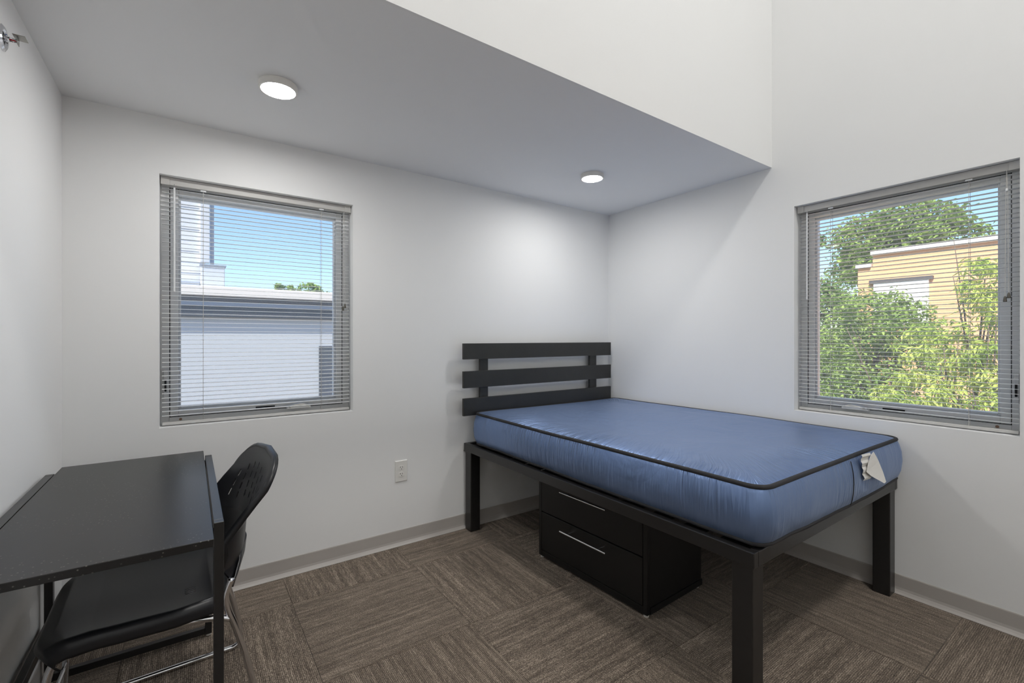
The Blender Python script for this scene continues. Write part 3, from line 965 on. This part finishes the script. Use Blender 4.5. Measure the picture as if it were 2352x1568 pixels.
mb = MB().box(0.0315, 0.0328, -0.011, 0.011, -0.010, 0.010)
mb.box(0.024, 0.050, -0.018, 0.018, 0.0102, 0.0116)
mb.build('deflector', mat('deflector_steel', lin(150, 148, 142), 0.35, metal=1.0), sp, bevel=0.0004)

# ------------------------------------------------------------------ outside
GZ = -6.5
gm = mat('asphalt', lin(178, 170, 162), 0.95, noise=(0.6, 0.12))
g = MB().box(-60, 160, 3.0, 160, GZ - 0.1, GZ); g.box(3.0, 160, -160, 3.0, GZ - 0.1, GZ)
tag(g.build('ground', gm), 'pale asphalt ground far below the windows', 'ground', kind='structure')

hv_, hf_ = [], []
NH = 160
for k in range(NH):
    az = math.radians(-70 + 230 * k / (NH - 1))
    for rr, zz in ((88, GZ), (90, 1.0 + 1.2 * math.sin(k * 0.9) + 0.9 * math.sin(k * 2.3 + 1)), (94, 3.0 + 1.0 * math.sin(k * 0.55 + 2) + 0.7 * math.sin(k * 1.9)), (110, GZ)):
        hv_.append((rr * math.cos(az), rr * math.sin(az), zz))
for k in range(NH - 1):
    for q in range(3): hf_.append((4 * k + q, 4 * k + 4 + q, 4 * k + 5 + q, 4 * k + 1 + q))
tag(MB().add(hv_, hf_).build('hills', mat('far_woods', lin(112, 134, 92), 0.95, noise=(0.25, 0.35)), smooth=True), 'distant wooded skyline beyond the buildings', 'hills', kind='structure')

M_STUCCO = mat('white_stucco', lin(198, 201, 207), 0.9, noise=(1.3, 0.03), bump=(60, 0.2, 0.004))
M_CAPW = mat('white_coping', lin(240, 232, 226), 0.6)
M_GUT = mat('dark_gutter', lin(84, 80, 80), 0.5)
M_FASC = mat('blue_grey_fascia', lin(150, 158, 172), 0.5)
M_DARKF = mat('charcoal_trim', lin(66, 70, 78), 0.5)
M_PANE = mat('far_pane', lin(58, 66, 80), 0.1, spec=0.8)
M_SIDING = mat('siding_white', lin(208, 210, 216), 0.7)
wb = empty('white_building', (-1.5, 6.0, GZ))
tag(wb, 'flat roofed white building with dark eaves seen through the left window', 'building')
def O(mb, name, m, root, parent=None, **k):
    lx, ly, lz = root.location
    mb.v = [(x - lx, y - ly, z - lz) for x, y, z in mb.v]
    return mb.build(name, m, parent or root, **k)
O(MB().box(-9, 5.5, 6.0, 12, GZ, 1.60), 'wall', M_STUCCO, wb)
O(MB().box(-9, 5.5, 5.90, 5.999, 1.575, 1.745), 'eave_board', M_DARKF, wb, bevel=0.01)
O(MB().box(-9, 5.5, 5.86, 5.999, 1.7455, 1.815), 'fascia', M_FASC, wb, bevel=0.01)
O(MB().box(-9, 5.5, 5.84, 5.999, 1.8155, 1.895), 'gutter', M_GUT, wb, bevel=0.015)
O(MB().box(-9, 5.5, 5.80, 5.999, 1.8955, 2.045), 'coping', M_CAPW, wb, bevel=0.012)
O(MB().box(-9, 5.5, 5.9995, 12, 1.6005, 2.035), 'roof', M_CAPW, wb)
wn_ = O(MB().box(-0.96, -0.52, 5.96, 5.999, 0.02, 1.10), 'window', M_DARKF, wb, bevel=0.006)
O(MB().box(-0.925, -0.555, 5.955, 5.962, 0.06, 0.54), 'pane', M_PANE, wb, wn_)
O(MB().box(-0.925, -0.555, 5.955, 5.962, 0.58, 1.06), 'pane', M_PANE, wb, wn_)
tw = empty('stair_tower', (-5, 7.5, 2.036))
tag(tw, 'tall white sided tower rising from the white roof at left', 'building')
O(MB().box(-9, -2.62, 6.6, 8.5, 2.036, 7.5), 'wall', M_SIDING, tw)
mb = MB()
z = 2.14
while z < 7.4:
    mb.add([(-9, 6.599, z), (-2.62, 6.599, z), (-2.62, 6.588, z + 0.004), (-9, 6.588, z + 0.004), (-9, 6.597, z + 0.17), (-2.62, 6.597, z + 0.17)], [(0, 1, 2, 3), (3, 2, 5, 4)])
    z += 0.18
O(mb, 'siding', M_SIDING, tw)
O(MB().box(-2.70, -2.56, 6.53, 6.64, 2.50, 7.5), 'corner_trim', M_SIDING, tw, bevel=0.01)
O(MB().box(-2.555, -2.50, 6.56, 6.62, 2.44, 7.5), 'downpipe', M_FASC, tw, bevel=0.01)
O(MB().box(-9, -2.70, 6.50, 6.574, 2.036, 2.17), 'flashing', M_FASC, tw, bevel=0.006)
hv = empty('roof_unit', (-2.5, 6.45, 2.046))
tag(hv, 'small grey box on the white roof beside the tower', 'vent')
O(MB().box(-2.69, -2.36, 6.3, 6.48, 2.046, 2.42), 'housing', mat('unit_grey', lin(196, 202, 212), 0.5), hv, bevel=0.01)
O(MB().box(-2.71, -2.34, 6.28, 6.50, 2.42, 2.445), 'lid', M_FASC, hv, bevel=0.006)

M_TAN = mat('tan_brick', lin(222, 174, 134), 0.9, noise=(2.5, 0.06))
tb = empty('tan_building', (15, -4, GZ))
tag(tb, 'sunlit tan building with stepped parapet behind the trees', 'building')
O(MB().box(15, 24, -14, 2.70, GZ, 3.86), 'wall', M_TAN, tb)
O(MB().box(15, 24, 2.7005, 3.10, GZ, 3.50), 'low_wall', M_TAN, tb)
O(MB().box(14.9, 15.3, -14, 2.74, 3.861, 4.03), 'coping', M_CAPW, tb, bevel=0.01)
O(MB().box(14.9, 15.3, 2.741, 3.14, 3.501, 3.63), 'coping', M_CAPW, tb, bevel=0.01)
mb = MB()
for k in range(60):
    zz = 3.72 - k * 0.12
    mb.box(14.994, 14.9995, -14, 2.70, zz, zz + 0.108)
O(mb, 'brick_courses', M_TAN, tb)['kind'] = 'stuff'
def far_window(y0, y1, z0, z1):
    f = O(MB().box(14.90, 14.993, y0, y1, z0, z1), 'window', M_CAPW, tb, bevel=0.01)
    mid = (y0 + y1) / 2
    for a, b in ((y0 + 0.06, mid - 0.03), (mid + 0.03, y1 - 0.06)):
        O(MB().box(14.89, 14.901, a, b, z0 + 0.06, z1 - 0.06), 'pane', mat('shaded_pane', lin(236, 236, 234), 0.4), tb, f)
    O(MB().box(14.85, 14.993, y0 - 0.1, y1 + 0.1, z1 + 0.002, z1 + 0.09), 'lintel', M_GUT, tb, f)
far_window(1.33, 2.66, 1.6, 2.98)
far_window(-3.6, -2.3, 1.6, 2.98)

def leaf_mat(name, c1, c2):
    m = bpy.data.materials.new(name); m.use_nodes = True
    nt = m.node_tree; nt.nodes.clear(); L = nt.links
    geo = nt.nodes.new('ShaderNodeTexCoord')
    n = nt.nodes.new('ShaderNodeTexNoise'); n.inputs['Scale'].default_value = 3.0; n.inputs['Detail'].default_value = 6
    L.new(geo.outputs['Object'], n.inputs['Vector'])
    r = nt.nodes.new('ShaderNodeValToRGB')
    r.color_ramp.elements[0].position = 0.35; r.color_ramp.elements[0].color = c1
    r.color_ramp.elements[1].position = 0.65; r.color_ramp.elements[1].color = c2
    L.new(n.outputs['Fac'], r.inputs['Fac'])
    d = nt.nodes.new('ShaderNodeBsdfDiffuse'); t = nt.nodes.new('ShaderNodeBsdfTranslucent')
    L.new(r.outputs['Color'], d.inputs['Color']); L.new(r.outputs['Color'], t.inputs['Color'])
    mx = nt.nodes.new('ShaderNodeMixShader'); mx.inputs[0].default_value = 0.4
    o = nt.nodes.new('ShaderNodeOutputMaterial')
    L.new(d.outputs[0], mx.inputs[1]); L.new(t.outputs[0], mx.inputs[2]); L.new(mx.outputs[0], o.inputs['Surface'])
    return m
M_BARK = mat('bark', lin(104, 92, 80), 0.9, noise=(6, 0.3))

def tree(name, base, blobs, nleaf, L_, W_, lm, label, seed, group, trunk_r=0.14, droop=0.35):
    rng = np.random.default_rng(seed)
    r = empty(name, base)
    tag(r, label, 'tree', group)
    base = np.array(base)
    vol = np.array([b[3] * b[4] * b[5] for b in blobs]) ** (2 / 3)
    cnt = np.maximum(1, (nleaf * vol / vol.sum()).astype(int))
    P = []; 
    for b, k in zip(blobs, cnt):
        ncl = max(3, k // 26)
        d = rng.normal(size=(ncl, 3)); d /= np.linalg.norm(d, axis=1)[:, None]
        rad = rng.uniform(0.25, 1.0, ncl) ** 0.45
        c = np.array(b[:3]) + d * rad[:, None] * np.array(b[3:6])
        idx = rng.integers(0, ncl, k)
        sig = np.array(b[3:6]).mean() * 0.13
        P.append(c[idx] + rng.normal(size=(k, 3)) * sig * np.array([1, 1, 0.6]))
    P = np.concatenate(P) - base
    n = len(P)
    az = rng.uniform(0, 2 * np.pi, n); el = rng.normal(-droop, 0.45, n)
    dr = np.stack([np.cos(az) * np.cos(el), np.sin(az) * np.cos(el), np.sin(el)], 1)
    nr = rng.normal(size=(n, 3)) * 0.5 + np.array([0, 0, 1.0])
    sd = np.cross(dr, nr); sd /= np.linalg.norm(sd, axis=1)[:, None]
    up = np.cross(sd, dr)
    ll = L_ * rng.uniform(0.7, 1.3, n)[:, None]; ww = W_ * rng.uniform(0.7, 1.3, n)[:, None]
    q0 = P; q1 = P + dr * ll * .45 + sd * ww * .5 + up * ww * .15; q2 = P + dr * ll - up * ll * .12; q3 = P + dr * ll * .45 - sd * ww * .5 + up * ww * .15
    V = np.stack([q0, q1, q2, q3], 1).reshape(-1, 3)
    I = np.arange(n) * 4
    F = np.stack([I, I + 1, I + 2, I, I + 2, I + 3], 1).reshape(-1)
    me = bpy.data.meshes.new('foliage')
    me.vertices.add(len(V)); me.vertices.foreach_set('co', V.astype(np.float32).ravel())
    me.loops.add(len(F)); me.loops.foreach_set('vertex_index', F.astype(np.int32))
    me.polygons.add(n * 2); me.polygons.foreach_set('loop_start', (np.arange(n * 2) * 3).astype(np.int32))
    me.update(calc_edges=True); me.validate()
    me.materials.append(lm)
    o = bpy.data.objects.new('foliage', me); COL.objects.link(o); o.parent = r; o['kind'] = 'stuff'
    # trunk and limbs
    top = np.array([np.mean([b[0] for b in blobs]), np.mean([b[1] for b in blobs]), np.mean([b[2] for b in blobs]) - 0.3]) - base
    fork = np.array([top[0] * 0.5, top[1] * 0.5, top[2] * 0.55])
    mb = MB(); mb.tube(smooth_path([(0, 0, 0), tuple(fork * 0.5 + rng.normal(size=3) * .08), tuple(fork), tuple(top)], 4), trunk_r, 8, radii=[trunk_r * (1 - 0.75 * k / 12) for k in range(13)])
    mb.build('trunk', M_BARK, r, smooth=True)
    for b in blobs:
        e = np.array(b[:3]) - base
        m1 = fork * 0.4 + e * 0.6 + np.array([0, 0, 0.15])
        mb = MB(); mb.tube(smooth_path([tuple(fork), tuple((fork + m1) / 2), tuple(m1), tuple(e)], 3), .05, 6, radii=[trunk_r * 0.5 * (1 - 0.85 * k / 9) for k in range(10)])
        for k in range(5):
            tip = e + rng.normal(size=3) * np.array(b[3:6]) * 0.55
            mb.tube([tuple(m1), tuple((m1 + tip) / 2 + np.array([0, 0, .1])), tuple(tip)], .02, 5, radii=[trunk_r * .16, trunk_r * .11, trunk_r * .04])
        mb.build('branch', M_BARK, r, smooth=True)
    return r
LM1 = leaf_mat('leaf_mid', lin(120, 148, 80), lin(180, 200, 118))
LM2 = leaf_mat('leaf_deep', lin(104, 134, 78), lin(160, 184, 108))
LM3 = leaf_mat('leaf_light', lin(156, 180, 88), lin(216, 224, 132))
G = 'trees outside the right window'
# dense tree at the left edge of the view
tree('tree', (13.4, 4.0, GZ), [(13.2, 4.1, 2.5, 1.4, 1.2, 0.8), (13.0, 3.3, 1.6, 1.2, 1.0, 1.2), (13.6, 4.6, 0.4, 1.4, 1.4, 1.3), (12.8, 3.0, 0.2, 1.2, 1.1, 1.0), (13.4, 4.2, 4.3, 0.7, 0.7, 0.4), (13.2, 3.8, -1.2, 1.5, 1.5, 1.2)], 22000, 0.13, 0.07, LM2, 'tall dense tree at the left edge of the right window view', 11, G, 0.2)
# big crown behind the tan building
tree('tree', (27.5, 6.0, GZ), [(27.0, 4.8, 7.0, 2.0, 2.0, 1.2), (27.0, 6.6, 6.4, 2.0, 1.5, 1.4), (26.5, 3.5, 6.0, 1.8, 1.5, 1.0), (27.2, 5.6, 5.2, 2.4, 2.6, 1.4)], 14000, 0.26, 0.14, LM1, 'broad tree crown rising behind the tan parapet', 12, G, 0.3)
# tree in front of the far window
tree('tree', (9.6, 1.0, GZ), [(9.3, 1.0, 1.75, 1.0, 0.75, 0.65), (9.2, 0.4, 1.4, 0.9, 0.6, 0.7), (9.5, 1.5, 0.9, 1.0, 0.8, 0.9), (9.1, 0.5, 0.3, 1.1, 0.9, 0.9), (9.4, 1.3, -0.5, 1.2, 1.1, 0.9), (9.3, 0.3, -0.9, 1.0, 1.0, 0.8)], 17000, 0.115, 0.05, LM1, 'bushy tree covering the lower part of the tan wall', 13, G, 0.15)
# light green tree close by at the right
tree('tree', (6.6, -0.9, GZ), [(6.6, -1.15, 2.1, 0.55, 0.30, 0.35), (6.5, -1.45, 1.7, 0.6, 0.5, 0.45), (6.4, -0.75, 1.1, 0.6, 0.55, 0.40), (6.5, -1.3, 0.8, 0.6, 0.5, 0.45), (6.2, -0.45, 0.45, 0.55, 0.45, 0.38), (6.3, -1.1, 0.15, 0.7, 0.6, 0.5), (6.2, -0.2, -0.2, 0.6, 0.5, 0.4), (6.5, -1.0, -0.6, 0.8, 0.7, 0.5)], 8500, 0.13, 0.032, LM3, 'light green tree with narrow drooping leaves nearest the right window', 14, G, 0.10, 0.6)
G2 = 'distant trees over the white roof'
tree('tree', (2.4, 30, GZ), [(2.2, 30, 4.45, 0.55, 0.5, 0.25), (2.9, 30, 4.2, 0.5, 0.5, 0.2), (1.9, 30, 4.6, 0.4, 0.4, 0.15)], 700, 0.20, 0.12, LM1, 'small sparse distant treetop over the white roof', 15, G2, 0.15)
tree('tree', (4.4, 33.5, GZ), [(4.3, 33.5, 4.85, 0.85, 0.6, 0.5), (5.1, 33.5, 4.6, 0.65, 0.5, 0.38), (3.6, 33.5, 4.4, 0.5, 0.5, 0.28)], 1600, 0.22, 0.13, LM1, 'rounded distant treetop over the white roof', 16, G2, 0.2)
tree('tree', (5.9, 28, GZ), [(5.4, 28, 4.9, 0.35, 0.4, 0.45), (5.6, 28, 4.2, 0.5, 0.5, 0.4)], 600, 0.20, 0.12, LM1, 'distant treetop beside the right frame of the left window', 17, G2, 0.15)
